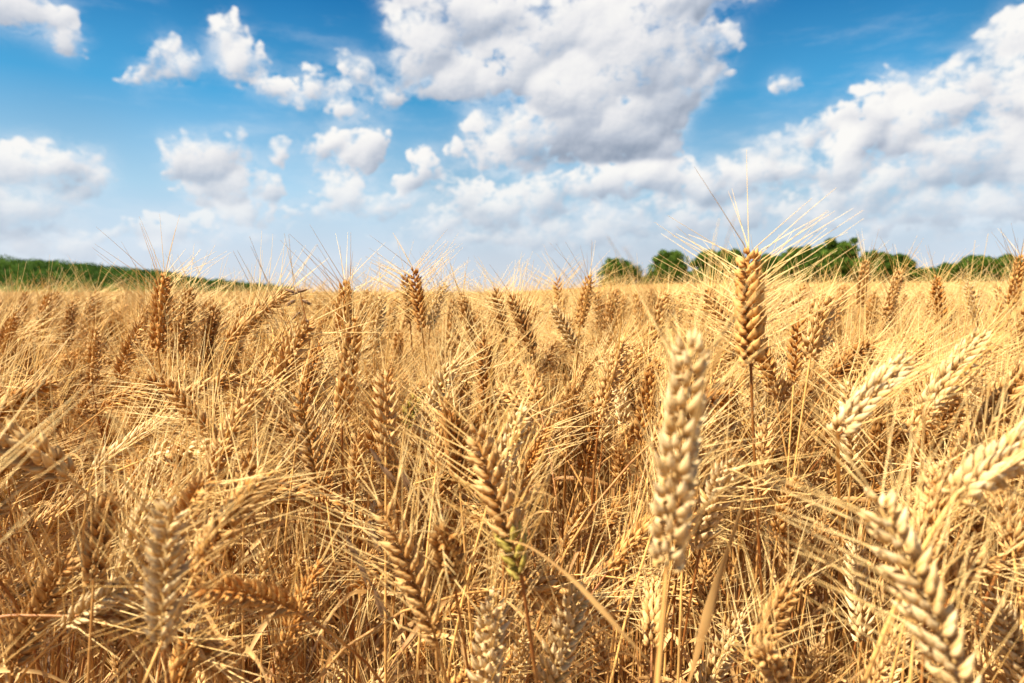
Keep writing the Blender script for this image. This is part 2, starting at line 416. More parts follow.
def make_ear(seed, L=0.088, bend=0.4, lod=1, spread=0.35, roll=0.0, awn_len=0.065, awn_r=0.00036, fat=1.0, green=0, awns=True, keep=1.0, loose=0.0):
    """an ear along +Z bending to +X: returns husks, awns"""
    rs = np.random.RandomState(seed); ge, ga = Geo(), Geo()
    P_, D_ = bent_axis(L, bend)
    n_ = int(round(L / 0.0048)) if lod < 2 else int(round(L / 0.0075))
    tv, tf, tt = TPL[lod]
    tube(ge, P_, np.full(len(P_), 0.0011), 4, 0, 0.2)
    cr_, sr_ = math.cos(roll), math.sin(roll)
    for i in range(n_ + 1):
        s_ = i / n_; k = s_ * (len(P_) - 1); k0 = int(k); k1 = min(k0 + 1, len(P_) - 1); f_ = k - k0
        p = P_[k0] * (1 - f_) + P_[k1] * f_; T = unit(D_[k0] * (1 - f_) + D_[k1] * f_)
        A_ = np.array([0, 1, 0]); B_ = np.cross(A_, T)
        N1 = B_ * cr_ + A_ * sr_; N2 = -B_ * sr_ + A_ * cr_
        sg = 1 if i % 2 == 0 else -1
        env = (0.72 + 0.28 * min(1, s_ / 0.15)) * (1 - 0.34 * max(0, (s_ - 0.62) / 0.38) ** 1.3) * rs.uniform(0.92, 1.08)
        ang = R(rs.uniform(22, 42)) + loose * rs.uniform(0, 1)
        specs = []    # (row lean, side lean, offset row, offset side, drop, length, width, awn?)
        if i == n_:
            specs = [(0, 0, 0, 0, 0, 0.0115, 0.0022, True), (0.1, 0.3, 0, 0.001, 0, 0.0105, 0.002, True), (0.1, -0.3, 0, -0.001, 0, 0.0105, 0.002, True)]
        elif lod == 2:
            specs = [(ang, 0.25, 0.0022, 0.0026, 0, 0.0135, 0.0036, True), (ang, -0.25, 0.0022, -0.0026, 0, 0.0135, 0.0036, False)]
        else:
            specs = [(ang * 1.15, 0.0, 0.0022, 0.0, 0.002, 0.0124, 0.0023, rs.rand() < 0.45),
                     (ang, 0.36, 0.0016, 0.0026, 0.0, 0.0138, 0.0026, True),
                     (ang, -0.36, 0.0016, -0.0026, 0.0, 0.0138, 0.0026, True)]
            if lod == 0:
                specs += [(ang * 0.8, 0.60, 0.0006, 0.0034, -0.0022, 0.0100, 0.0021, False),
                          (ang * 0.8, -0.60, 0.0006, -0.0034, -0.0022, 0.0100, 0.0021, False)]
        for (al, be, o1, o2, dr, fl, fw, has) in specs:
            al = al + rs.normal(0, 0.08); be = be + rs.normal(0, 0.08)
            d = unit(T * math.cos(al) * math.cos(be) + N1 * sg * math.sin(al) + N2 * math.sin(be))
            o = p + (N1 * sg * o1 + N2 * o2) * fat + T * dr
            outw = N1 * sg * 0.8 + N2 * (np.sign(be) * 0.6 if be else 0)
            Yv = unit(outw - d * np.dot(outw, d)) if np.linalg.norm(outw) > 0.01 and abs(np.dot(unit(outw), d)) < 0.98 else perp(d)[0]
            Xv = np.cross(Yv, d)
            l = fl * env * rs.uniform(0.86, 1.10); ww = fw * env * fat
            V = o + tv[:, :1] * ww * Xv + tv[:, 1:2] * ww * 0.82 * Yv + tv[:, 2:] * l * d
            gm = 4 if (green and s_ < green and rs.rand() < 0.8) else 0
            ge.add(V, tf, gm, np.clip(tt * 0.9 + 0.10 + rs.normal(0, 0.16), 0, 1), rib=(lod == 0))
            if has and awns and rs.rand() < keep:
                al2 = al * (0.45 + spread); da = unit(T * 1.0 + (N1 * sg * math.sin(al + 0.12) * (0.5 + 2.2 * spread)) + N2 * math.sin(be) * (0.45 + 1.9 * spread) + rs.normal(0, 0.12, 3))
                la = awn_len * (0.75 + 0.35 * (1 - abs(s_ - 0.55))) * rs.uniform(0.75, 1.12)
                awn(ga, o + d * l * 0.97, da, la, awn_r, 0.16, 5 if lod == 0 else (4 if lod == 1 else 2), rs)
    return ge, ga

def make_leaf(seed, p, d, L, width, droop=1.6, twist=2.0, seg=12, mat=3):
    rs = np.random.RandomState(seed); g = Geo(); d = unit(d); pts = [np.array(p, float)]; dd = d.copy()
    side = unit(np.cross(d, (0.1, 0.2, 1.0))); rot = 0.0; Vv = []
    for k in range(seg + 1):
        t = k / seg; wdt = width * 0.5 * (min(1, 0.35 + t * 3) * (1 - t) ** 0.6 + 0.02)
        rot = twist * t + 0.25 * math.sin(9 * t + seed)
        side = unit(side - dd * np.dot(side, dd)); up = np.cross(side, dd)
        sv = side * math.cos(rot) + up * math.sin(rot); nv = np.cross(dd, sv)
        c = pts[-1]
        Vv += [c - sv * wdt, c + nv * wdt * 0.35, c + sv * wdt]
        dd = unit(dd + np.array([0, 0, -droop / seg]) * (0.4 + 1.2 * t) + rs.normal(0, 0.05, 3)); pts.append(pts[-1] + dd * L / seg)
    g.add(np.array(Vv), grid_faces(seg + 1, 3, False), mat, 0.5)
    return g

def stem_path(height, theta, n_=18, wob=0.0, rs=None):
    """from the origin up, leaning into +X by theta at the neck; returns points and end direction"""
    s_ = np.linspace(0, 1, n_); th0 = 0.04 + 0.10 * min(1, theta)
    q = np.clip((s_ - 0.62) / 0.38, 0, 1); ang = th0 * s_ + (theta - th0) * q * q * (3 - 2 * q)
    d = np.stack([np.sin(ang), (wob * np.sin(s_ * 5.0)), np.cos(ang)], -1); d /= np.linalg.norm(d, axis=1)[:, None]
    p = np.concatenate([[np.zeros(3)], np.cumsum((d[1:] + d[:-1]) / 2 * (height / (n_ - 1)), axis=0)])
    return p, unit(d[-1])

def stem_geo(p, ns=6, r0=0.0019, r1=0.0010):
    g = Geo(); n_ = len(p); s_ = np.linspace(0, 1, n_); rad = r0 + (r1 - r0) * s_
    for kn in (0.34, 0.62): rad = rad + 0.0009 * np.exp(-((s_ - kn) / 0.025) ** 2)
    tube(g, p, rad, ns, 2); return g

def frame_for(d, p, xdir):
    """matrix that takes +Z to d and +X near xdir, at p"""
    z = unit(d); x = np.asarray(xdir, float); x = unit(x - z * np.dot(x, z)); y = np.cross(z, x)
    m = Matrix.Identity(4)
    for r_ in range(3):
        m[r_][0] = x[r_]; m[r_][1] = y[r_]; m[r_][2] = z[r_]; m[r_][3] = p[r_]
    return m

# ---------------------------------------------------------------- forms of the wheat plant
class Form: pass
forms = []
def make_form(seed, lod):
    rs = np.random.RandomState(seed); f = Form()
    u = rs.rand()
    if lod: u *= 0.72
    theta = R(rs.uniform(3, 14)) if u < 0.25 else R(rs.uniform(14, 38)) if u < 0.62 else R(rs.uniform(38, 72)) if u < 0.88 else R(rs.uniform(72, 115))
    bend = R(rs.uniform(3, 18)) + 0.35 * theta
    L = rs.uniform(0.058, 0.104)
    p, d = stem_path(0.80, theta, 18 if lod == 0 else 9, rs.uniform(-0.05, 0.05))
    if lod == 2: p = p[4:]
    spread = rs.uniform(0.12, 0.55)
    awn_r = {0: 0.00048, 1: 0.00046, 2: 0.00065}[lod]
    if lod: theta = theta
    f.ear, f.awns = make_ear(seed, L, bend, lod, spread, rs.uniform(0, 3.1), rs.uniform(0.055, 0.080), awn_r, rs.uniform(0.88, 1.32) * (1 if lod == 0 else 1.15), keep=0.66 if lod == 0 else 0.5)
    if lod:
        for t_ in f.ear.T: t_ *= 0.55
    f.stem = stem_geo(p, 6 if lod == 0 else 3)
    f.mat = frame_for(d, p[-1], (math.cos(theta), 0, -math.sin(theta)))
    f.theta, f.total = theta, theta + bend
    f.leaves = []
    for _ in range(0 if lod == 2 else 3 if rs.rand() < 0.4 else 2):
        k = int(len(p) * rs.uniform(0.5, 0.78)); az_ = rs.uniform(0, 6.28)
        lf_ = make_leaf(seed + 7 + _, p[k], (math.cos(az_) * 0.8, math.sin(az_) * 0.8, 0.9), rs.uniform(0.12, 0.24), rs.uniform(0.004, 0.008), rs.uniform(1.2, 3.2), rs.uniform(-3, 3), 12 if lod == 0 else 6)
        f.leaves.append(lf_)
    e = np.concatenate(f.ear.V); A_ = np.array(f.mat); e = e @ A_[:3, :3].T + A_[:3, 3]
    f.top = float(e[:, 2].max()); f.tip = e[-1]; f.basep = p[-1]; f.ear_c = e.mean(0)
    whole = Geo(); whole.join(f.stem); whole.join(f.ear, f.mat); whole.join(f.awns, f.mat)
    for lf_ in f.leaves: whole.join(lf_)
    f.whole = whole
    return f
NF = 36
F0 = [make_form(100 + i, 0) for i in range(NF)]
F1 = [make_form(300 + i, 1) for i in range(16)]
F2 = [make_form(500 + i, 2) for i in range(12)]
# mixed tufts, a square metre each, for the far field
def make_tuft(seed, nn=110):
    rs = np.random.RandomState(seed); g = Geo()
    for i in range(nn):
        f = F2[rs.randint(len(F2))]; zt = min(0.98, rs.normal(0.865, 0.045)); sc_ = zt / f.top
        m = Matrix.Translation((rs.uniform(-0.6, 0.6), rs.uniform(-0.6, 0.6), 0)) @ Matrix.Rotation(rs.uniform(0, 6.28), 4, 'Z') @ Matrix.Diagonal((sc_, sc_, sc_, 1))
        g.join(f.whole, m)
    return g
F3 = [make_tuft(900 + i) for i in range(4)]

# ================================================================ ground, far field
def obj(name, me, parent=None, **props):
    o = bpy.data.objects.new(name, me); col.objects.link(o)
    if parent is not None: o.parent = parent
    for k, v in props.items(): o[k] = v
    return o
def terrain(x, y):
    """the ground rises a little towards the trees on the right"""
    x = np.asarray(x, float); y = np.asarray(y, float); d = np.hypot(x, y); a = np.arctan2(x, y)
    k = np.clip((d - 45) / 190, 0, 1); k = k * k * (3 - 2 * k)
    q = np.clip((a + 0.05) / 0.30, 0, 1) * np.clip((1.9 - a) / 0.8, 0, 1); q = q * q * (3 - 2 * q)
    return 2.7 * k * q
gr_ = np.concatenate([[0.01, 5, 20, 40], np.linspace(50, 260, 22), [320, 450, 700, 1200, 2500, 5000, 8000]]); ga_ = np.linspace(-math.pi, math.pi, 121)[:-1]
RR, AA2 = np.meshgrid(gr_, ga_, indexing='ij'); XX, YY = RR * np.sin(AA2), RR * np.cos(AA2)
GV = np.stack([XX, YY, terrain(XX, YY)], -1).reshape(-1, 3)
obj('ground', new_mesh('ground', GV, grid_faces(len(gr_), 120), [m_soil], smooth=True), kind='structure')

# ================================================================ wheat: single stalks named one by one
def empty(name, loc, rz=0.0, sc_=1.0):
    o = bpy.data.objects.new(name, None); col.objects.link(o); o.location = loc; o.rotation_euler = (0, 0, rz); o.scale = (sc_,) * 3
    o.empty_display_size = 0.05; return o
TONES = {'pale': (1.0, 1.0, 1.0), 'golden': (1.0, 1.0, 1.0), 'brown': (0.74, 0.66, 0.55), 'orange': (0.95, 0.82, 0.62), 'grey': (0.92, 1.0, 1.15)}
def tint(o, tone, k=1.0):
    if tone == 'pale':
        o.material_slots[0].link = 'OBJECT'; o.material_slots[0].material = M_PALE
    c = TONES[tone]; o.color = (c[0] * k, c[1] * k, c[2] * k, 1)
def w2p(p):
    d = Vector(p) - CAM; c, s_ = math.cos(PITCH), math.sin(PITCH)
    zf = d.y * c - d.z * s_; yu = d.y * s_ + d.z * c
    return 512 + F * d.x / zf, 341.5 - F * yu / zf, zf
GRP = 'ripe wheat stalks of the field'
heroes = []
def hero(tip, base, label, tone='golden', L=0.088, away=0.0, bend=0.25, spread=0.35, fat=1.2, roll=0.6, awn_len=0.07, green=0, root=None, mast=0, leaf=None, lod=0, loose=0.12, keep=1.0, aw_r=0.00045, seed=None):
    """an ear whose base and tip stand where the photo shows them; its distance follows from its true length"""
    rt, rb = ray(*tip), ray(*base)
    D = L / ((rt * (1 + away)) - rb).length
    pb = CAM + rb * D; pt = CAM + rt * (D * (1 + away))
    chord = unit(np.array(pt - pb)); seed = seed or int(tip[0] * 7 + tip[1] * 3)
    rs = np.random.RandomState(seed)
    # turning of the ear: starts half the bend more upright than the chord
    upv = np.array([0, 0, 1.0]); ax = np.cross(upv, chord)
    if np.linalg.norm(ax) < 0.02: ax = np.array([0, 1.0, 0])
    ax = unit(ax); rot = Matrix.Rotation(-bend / 2, 3, Vector(ax)); d0 = np.array(rot @ Vector(chord))
    xd = np.cross(ax, d0)
    b_ = np.array(pb); horiz = np.array([d0[0], d0[1], 0])
    if root is None:
        rootp = b_ - horiz * 0.10 + np.array([rs.uniform(-.03, .03), rs.uniform(0.12, .25), 0]); rootp[2] = 0
    else:
        q = CAM + ray(*root[:2]) * root[2]; dirr = unit(np.array(q) - b_); k = -b_[2] / dirr[2] if dirr[2] < -0.2 else 1; rootp = b_ + dirr * k; rootp[2] = 0
    if rootp[1] < 0.06: rootp[1] = 0.06
    t = np.linspace(0, 1, 22)[:, None]; hgt = b_[2]
    c1 = rootp + np.array([0, 0, hgt * 0.45]); c2 = b_ - d0 * 0.07 + np.array([0, .02, -.05]) if root is None else b_ + (np.array(CAM + ray(*root[:2]) * root[2]) - b_) * 0.8
    path = (1 - t) ** 3 * rootp + 3 * (1 - t) ** 2 * t * c1 + 3 * (1 - t) * t * t * c2 + t ** 3 * b_
    e = empty('wheat_stalk', tuple(rootp)); path = path - rootp
    e['label'] = label; e['category'] = 'wheat stalk'; e['group'] = GRP
    st = obj('stem', stem_geo(path, 7, 0.0020, 0.0012).mesh('stem'), e)
    ge, ga = make_ear(seed, L, bend, lod, spread, roll, awn_len, aw_r, fat, green, keep=keep, loose=loose)
    if mast:
        awn(ga, np.array([0, 0, L * 1.05]), np.array([0.02, 0, 1.0]), mast, .0005, .03, 6, rs)
    eo = obj('ear', ge.mesh('ear'), e); eo.matrix_local = frame_for(d0, path[-1], xd)
    ao = obj('awns', ga.mesh('awns'), eo)
    tint(eo, tone); tint(ao, 'golden'); tint(st, 'brown' if tone in ('brown', 'orange') else 'golden')
    if leaf:
        lp, ld, ll, lw, dr, tw = leaf; k = int(len(path) * lp)
        lo = obj('leaf', make_leaf(seed, path[k], ld, ll, lw, dr, tw, 16).mesh('leaf'), e)
    heroes.append(dict(tip=tip, base=base, D=D, o=e, label=label))
    return e, np.array(rootp)

H = hero
H((748,254),(751,364),'tallest dark golden wheat ear, rising alone against the trees with a long upright bristle','orange',.095,0,.03,.75,1.75,.5,.08,loose=.2,mast=.085,root=(757,590,.62))
e2 = H((693,342),(667,566),'large pale wheat ear in sharp view right of centre with plump cream kernels','pale',.108,.02,.10,.45,1.18,.35,.07,root=(660,683,.32),keep=.8)
H((170,508),(163,640),'pale blurred wheat ear standing upright in the lower left foreground','pale',.085,-.05,.1,.3,1.22,.9)
H((876,500),(962,700),'big blurred pale wheat ear leaning left in the lower right corner','pale',.098,.04,.12,.35,1.3,.5)
H((1062,428),(957,494),'pale wheat ear lying almost flat at the right edge, tip out of frame','pale',.10,.1,.2,.5,1.25,.4)
H((1030,368),(976,438),'plump golden wheat ear leaning right at the right edge above the flat ear','golden',.09,.05,.2,.4,1.22,.4)
H((985,335),(925,410),'bright wheat ear leaning right, upper of the two side by side near right edge','pale',.09,.05,.2,.4,1.1,.5,root=(918,560,.70))
H((972,372),(912,432),'bright wheat ear leaning right, lower of the two side by side near right edge','golden',.09,.05,.2,.4,1.1,.4,root=(908,560,.74))
H((905,362),(838,432),'whitish wheat ear leaning right, right of the tallest ear','pale',.095,.1,.2,.45,1.1,.8,root=(838,560,.62))
H((346,284),(342,352),'brown wheat ear with long bristles against the sky, left of centre','orange',.085,0,.06,.75,1.22,.5,.085)
H((355,322),(342,416),'dark golden upright ear just under the brown ear left of centre','golden',.092,.03,.05,.4,1.22,.6)
H((163,277),(158,350),'tall brown wheat ear rising above the wooded hill at left','orange',.09,0,.04,.5,1.22,.5,.08)
H((190,291),(178,352),'brown ear just right of the tall brown ear at left','brown',.085,0,.06,.4,1.15,.9)
H((214,308),(206,368),'shaded brown ear, third of the cluster under the wooded hill','brown',.085,0,.06,.4,1.15,.4)
H((174,300),(170,356),'slim ear tucked between the brown ears at left','golden',.085,0,.06,.4,1.0,.4)
H((405,276),(410,322),'dark ear of a close upright pair on the skyline, left one','brown',.08,0,.06,.6,1.15,.5,.075)
H((413,271),(422,330),'taller dark ear of the close upright pair on the skyline, right one','orange',.088,0,.06,.6,1.22,.3,.08)
H((444,285),(430,328),'pale ear leaning right beside the skyline pair','pale',.08,0,.1,.4,1.0,.5)
H((287,292),(228,341),'golden ear leaning far right below the end of the wooded hill','golden',.092,.05,.1,.3,1.0,.5)
H((28,372),(58,430),'brown ear leaning left near the left edge of the field','brown',.088,.0,.15,.3,1.15,.5)
H((495,290),(506,340),'brown ear, left one of a slanting pair right of the centre line','brown',.085,0,.08,.5,1.15,.5)
H((511,297),(533,352),'brown ear, right one of a slanting pair right of the centre line','brown',.085,0,.08,.5,1.15,.5)
H((557,279),(562,318),'small upright ear on the skyline left of the round tree','orange',.078,0,.06,.6,1.2,.5,.075)
H((590,277),(580,326),'ear on the skyline leaning right, directly under the round tree','orange',.085,0,.08,.6,1.15,.5,.08)
H((553,308),(578,352),'greyish ear leaning left below the round tree','grey',.085,0,.08,.4,1.2,.5)
H((622,343),(600,420),'golden ear leaning right below the second tree','golden',.09,0,.1,.4,1.15,.5)
H((655,362),(641,440),'brownish ear just left of the big pale ear tip','orange',.09,0,.1,.3,1.22,.7)
H((598,398),(584,470),'golden ear in mid field left of the big pale ear','orange',.088,0,.1,.3,1.22,.2)
H((573,388),(566,462),'brown upright ear in mid field between centre and the big pale ear','brown',.088,0,.05,.3,1.15,.2)
e20 = H((475,432),(521,574),'slanting ear in the centre with green unripe kernels at its base','golden',.098,.02,.12,.35,1.22,.3,green=.28)
H((300,397),(318,492),'greyish blurred ear leaning left, left of centre','grey',.09,.0,.1,.25,1.15,.6)
H((420,386),(405,426),'small yellow green ear leaning right in mid field','golden',.055,0,.1,.3,1.25,.4,green=.8)
H((36,452),(-8,520),'pale blurred ear leaning right at the left edge','pale',.09,.0,.1,.3,1.25,.4)
H((68,560),(12,668),'dark blurred ear leaning right in the lower left corner','brown',.09,.0,.15,.35,1.25,.4)
H((494,598),(482,730),'pale blurred ear standing at the bottom edge under the green kernels','pale',.09,.0,.1,.3,1.15,.4)
H((580,590),(545,700),'pale feathery ear at the bottom edge right of centre','pale',.085,.0,.1,.4,1.25,.4)
H((742,618),(700,700),'pale ear leaning right at the bottom edge beside the broad brown leaf','pale',.085,.0,.1,.3,1.15,.4)
H((995,600),(1032,715),'blurred pale ear leaning left in the right bottom corner','pale',.09,.0,.1,.3,1.22,.4)
H((382,508),(436,640),'drooping tan ear leaning left in the lower centre','golden',.098,.0,.15,.25,1.15,.4)
H((618,508),(580,562),'golden ear leaning right in shade at lower centre','orange',.085,.0,.1,.3,1.15,.4)
H((162,380),(222,448),'golden ear leaning far left in the left half of the field','golden',.092,.0,.12,.3,1.15,.4)
H((100,420),(112,462),'short brown ear standing in the left of the field','brown',.075,.0,.1,.3,1.15,.4)
H((250,398),(302,444),'golden ear leaning far left toward the brown ears','golden',.092,.0,.12,.3,1.15,.4)
H((848,386),(852,470),'pale fuzzy upright ear right of the tallest ear','pale',.09,.0,.05,.4,1.15,.6)
H((884,398),(874,482),'brown upright ear behind the whitish leaning ear at right','brown',.09,.0,.05,.3,1.15,.4)
H((936,278),(942,326),'brown upright ear against the right end of the tree row','orange',.085,0,.06,.4,1.15,.5)
H((1021,258),(1012,306),'brown ear rising at the right edge above the trees','orange',.085,0,.06,.6,1.22,.5,.08)
H((968,284),(978,322),'whitish ear with three fanned bristles near right edge of skyline','pale',.075,0,.1,.9,1.2,.5)
H((866,262),(860,306),'golden ear in front of the tallest tree of the row','golden',.085,0,.06,.5,1.15,.5)
H((900,272),(886,318),'tawny ear leaning right in front of the right trees','golden',.085,0,.06,.5,1.15,.5)
H((820,372),(784,428),'brown ear leaning right beside the stem of the tallest ear','brown',.09,0,.1,.3,1.15,.5)
H((706,292),(738,350),'brown ear leaning left behind the tallest ear','brown',.09,0.05,.1,.3,1.15,.5)
H((484,342),(488,420),'dim brown ear standing at the centre of the field','brown',.09,0,.05,.3,1.2,.5)
H((96,330),(92,382),'tan ear at left below the brow of the wooded hill','golden',.085,0,.05,.4,1.2,.5)
H((72,304),(66,346),'slim brown ear under the wooded hill near the left edge','brown',.08,0,.06,.4,1.2,.5)
H((380,296),(374,352),'slender tan ear just right of the brown ear against the sky','grey',.09,0,.05,.5,1.2,.5)
H((165,420),(95,470),'light ear lying flat with long bristles in the left foreground','pale',.09,.1,.2,.3,1.0,.5)
H((82,500),(30,532),'small kernels of a flat lying ear in the lower left','golden',.08,.1,.1,.4,1.15,.5)
H((350,625),(332,700),'short pale ear at the bottom edge left of centre','pale',.085,.0,.1,.3,1.15,.5)
H((855,545),(862,640),'faded upright ear left of the big blurred ear at lower right','pale',.09,.05,.08,.3,1.15,.5)

# broad dry leaves that the photo shows across the foreground, as parts of the stalks they grow from
def px_leaf(e, rootp, pts, wdt, name, mat=3, tone='golden', label=None):
    g = Geo(); P_ = np.array([np.array(CAM + ray(a, b) * d) for a, b, d in pts])
    t0 = np.linspace(0, 1, len(P_)); tt = np.linspace(0, 1, 18); C = np.stack([np.interp(tt, t0, P_[:, k]) for k in range(3)], -1)
    for _ in range(3): C[1:-1] = (C[:-2] + 2 * C[1:-1] + C[2:]) / 4
    T = np.gradient(C, axis=0); Vv = []
    for k in range(18):
        t = tt[k]; d = unit(T[k]); v = unit(C[k] - np.array(CAM)); sd_ = unit(np.cross(d, v)); up = np.cross(sd_, d); a = 0.5 + 0.7 * math.sin(5 * t)
        sv = sd_ * math.cos(a) + up * math.sin(a); nv = np.cross(d, sv); ww = wdt * 0.5 * (min(1, .15 + 2.5 * t) * min(1, (1 - t) * 2.5 + 0.04))
        Vv += [C[k] - sv * ww, C[k] + nv * ww * 0.4, C[k] + sv * ww]
    g.add(np.array(Vv) - rootp, grid_faces(18, 3, False), mat, .5)
    o = obj(name, g.mesh(name), e); tint(o, tone, 0.85)
    if label: o['label'] = label
px_leaf(*e20, [(505,540,.42),(530,545,.40),(575,580,.38),(615,625,.37),(655,668,.37)], .0038, 'leaf', tone='brown', label='curved whitish brown leaf blade')
px_leaf(*e2, [(748,485,.50),(735,530,.48),(716,585,.46),(702,635,.45),(686,695,.45)], .0080, 'leaf', tone='brown', label='broad orange brown leaf blade')

# ---------------------------------------------------------------- wild oats with dark hanging husks
def wild_oat(stem_px, spots, label, seed):
    P_ = np.array([np.array(CAM + ray(a, b) * d) for a, b, d in stem_px]); root = P_[0].copy(); root[2] = 0
    P_ = np.concatenate([[root], P_]); t0 = np.linspace(0, 1, len(P_)); tt = np.linspace(0, 1, 24)
    C = np.stack([np.interp(tt, t0, P_[:, k]) for k in range(3)], -1)
    for _ in range(3): C[1:-1] = (C[:-2] + 2 * C[1:-1] + C[2:]) / 4
    e = empty('wild_oat', tuple(root)); e['label'] = label; e['category'] = 'wild oat'; e['group'] = 'wild oats among the wheat'
    g = Geo(); tube(g, C - root, np.linspace(.0015, .0005, 24), 5, 2)
    hs = []
    rs = np.random.RandomState(seed); tv, tf, tt2 = TPL[0]
    for (ax_, ay_, bx_, by_, d) in spots:
        a = np.array(CAM + ray(ax_, ay_) * d); b = np.array(CAM + ray(bx_, by_) * d)
        k = int(np.argmin(np.linalg.norm(C - a, axis=1)))
        tube(g, [C[k] - root, (C[k] * .4 + a * .6) - root + np.array([0, 0, .004]), a - root], [.0004, .0003, .0003], 3, 2)
        h = Geo(); dd = unit(b - a); L = np.linalg.norm(b - a)
        for q in (-1, 0, 1):
            x, y = perp(dd, rs.normal(0, 1, 3)); d2 = unit(dd + x * .10 * q + y * rs.normal(0, .05)); x, y = perp(d2)
            V = a - root + tv[:, :1] * .0016 * x + tv[:, 1:2] * .0011 * y + tv[:, 2:] * L * d2; h.add(V, tf, 0, tt2)
        hs.append(h)
    obj('stem', g.mesh('stem'), e)
    for h in hs:
        me = h.mesh('husk'); me.materials.clear(); me.materials.append(M_OAT); obj('husk', me, e)
wild_oat([(440,680,.5),(430,600,.5),(405,520,.5),(378,448,.5)], [(370,448,392,482,.5),(382,466,398,482,.5),(400,470,418,500,.5),(346,536,364,572,.48),(358,560,372,588,.48),(374,588,388,622,.48),(368,520,386,560,.5),(392,540,408,570,.5),(396,575,412,604,.5)],
         'dark brown wild oat with pointed drooping husks in the lower centre', 3)
wild_oat([(312,380,.8),(308,330,.8),(300,292,.8)], [(296,293,283,289,.8),(300,291,290,296,.8),(298,292,308,289,.8),(302,300,312,305,.8),(296,300,286,306,.8),(303,318,314,326,.8),(300,312,292,320,.8)],
         'small dark wild oat sprig on the skyline at the end of the wooded hill', 4)
wild_oat([(500,640,.55),(505,560,.55),(490,470,.55),(478,440,.55)], [(476,442,484,466,.55),(488,470,500,498,.55),(440,510,452,540,.55),(498,520,508,545,.55)],
         'thin wild oat behind the ear with green kernels', 5)

# ================================================================ wheat: the rest of the field
rs = np.random.RandomState(77)
pts = []          # x, y, form index, lod, rz, scale, tip px, D
def sample(d0, d1, dens, half=R(52)):
    area = half * (d1 * d1 - d0 * d0); n_ = int(area * dens)
    r = np.sqrt(rs.uniform(d0 * d0, d1 * d1, n_)); a = rs.uniform(-half, half, n_)
    return r * np.sin(a), r * np.cos(a)
def ztop(n_, low):
    z = rs.normal(0.872, 0.045, n_); m = rs.rand(n_) < low; z[m] = rs.uniform(0.52, 0.87, m.sum()); return np.clip(z, 0.5, 0.985)
def azim(n_): return np.where(rs.rand(n_) < 0.6, rs.normal(0.1, 0.75, n_), rs.uniform(-math.pi, math.pi, n_))
hs_ = [(h['tip'], h['base'], h['D']) for h in heroes]
hs_ += [((370, 450), (398, 490), .5), ((346, 536), (388, 622), .48), ((392, 540), (412, 604), .5), ((748, 485), (700, 640), .48), ((530, 545), (615, 625), .4), ((690, 560), (662, 680), .32), ((752, 370), (758, 590), .6)]
def seg_dist(p, a, b):
    p, a, b = map(np.array, (p, a, b)); ab = b - a; t = np.clip(np.dot(p - a, ab) / max(1, np.dot(ab, ab)), 0, 1); return np.linalg.norm(p - a - ab * t)
cand = []
X_, Y_ = sample(0.30, 1.7, 800); Z_ = ztop(len(X_), 0.40); A_z = azim(len(X_))
xe, ye = sample(1.0, 3.4, 34); xe2, ye2 = sample(1.05, 3.4, 40); q_ = xe2 > ye2 * .10; xe = np.concatenate([xe, xe2[q_]]); ye = np.concatenate([ye, ye2[q_]])
ze = rs.uniform(0.93, 0.985, len(xe)) + 0.018 * (xe > ye * .12); upright = [i for i, f in enumerate(F0) if f.total < R(32)]
n_tall = len(X_); X_ = np.concatenate([X_, xe]); Y_ = np.concatenate([Y_, ye]); Z_ = np.concatenate([Z_, ze]); A_z = np.concatenate([A_z, azim(len(xe))])
for i_, (x, y, z, a) in enumerate(zip(X_, Y_, Z_, A_z)):
    k = rs.randint(NF)
    if i_ >= n_tall: k = upright[rs.randint(len(upright))]
    f = F0[k]
    if y < 0.24: continue
    s_ = z / f.top; s_ = min(1.12, max(0.62, s_))
    ca, sa = math.cos(a), math.sin(a)
    tp = lambda q: (x + s_ * (q[0] * ca - q[1] * sa), y + s_ * (q[0] * sa + q[1] * ca), s_ * q[2])
    tip, bp = tp(f.tip), tp(f.basep)
    dist = math.hypot(tip[0], tip[1])
    if min(dist, math.hypot(*bp[:2])) < (0.33 if tip[2] < 0.76 else 0.42) or tip[1] < 0.27: continue
    tx, ty, tz = w2p(tip); bx, by, bz = w2p(bp)
    D = 0.5 * (tz + bz); skip = (D < 0.45 and f.theta > R(55)) or (D < 0.42 and ty > 560)
    for (t_, b_, hd) in hs_:
        if D < hd * 1.12:
            c = ((tx + bx) / 2, (ty + by) / 2); marg = 7 + 6.0 / max(.3, D)
            if seg_dist(c, t_, b_) < marg + 5 or seg_dist((tx, ty), t_, b_) < marg or seg_dist((bx, by), t_, b_) < marg: skip = True; break
    if skip: continue
    if ty < 270 or (tx < 285 and ty < 286): continue
    cand.append((x, y, k, a, s_, (tx, ty), (bx, by), D))
# the 240 that show largest stand as things of their own
inview = [c for c in cand if -5 < c[5][0] < 1029 and 235 < c[5][1] < 690 and -5 < c[6][0] < 1029]
inview.sort(key=lambda c: c[7])
N_THING = 300 - len(heroes)
single = inview[:N_THING]; sset = set(id(c) for c in single)
parts_cache = {}
def form_parts(k):
    if k not in parts_cache:
        f = F0[k]; parts_cache[k] = (f.stem.mesh('stem'), f.ear.mesh('ear'), f.awns.mesh('awns'), [lf_.mesh('leaf') for lf_ in f.leaves])
    return parts_cache[k]
DIRW = lambda ddx, ddy: 'lying nearly flat to the right' if ddx > abs(ddy) * 1.1 else 'lying nearly flat to the left' if -ddx > abs(ddy) * 1.1 else 'leaning right' if ddx > abs(ddy) * .3 else 'leaning left' if -ddx > abs(ddy) * .3 else 'upright' if ddy > 0 else 'hanging tip down'
SHORT = {}
for h in heroes:
    SHORT[h['label']] = h
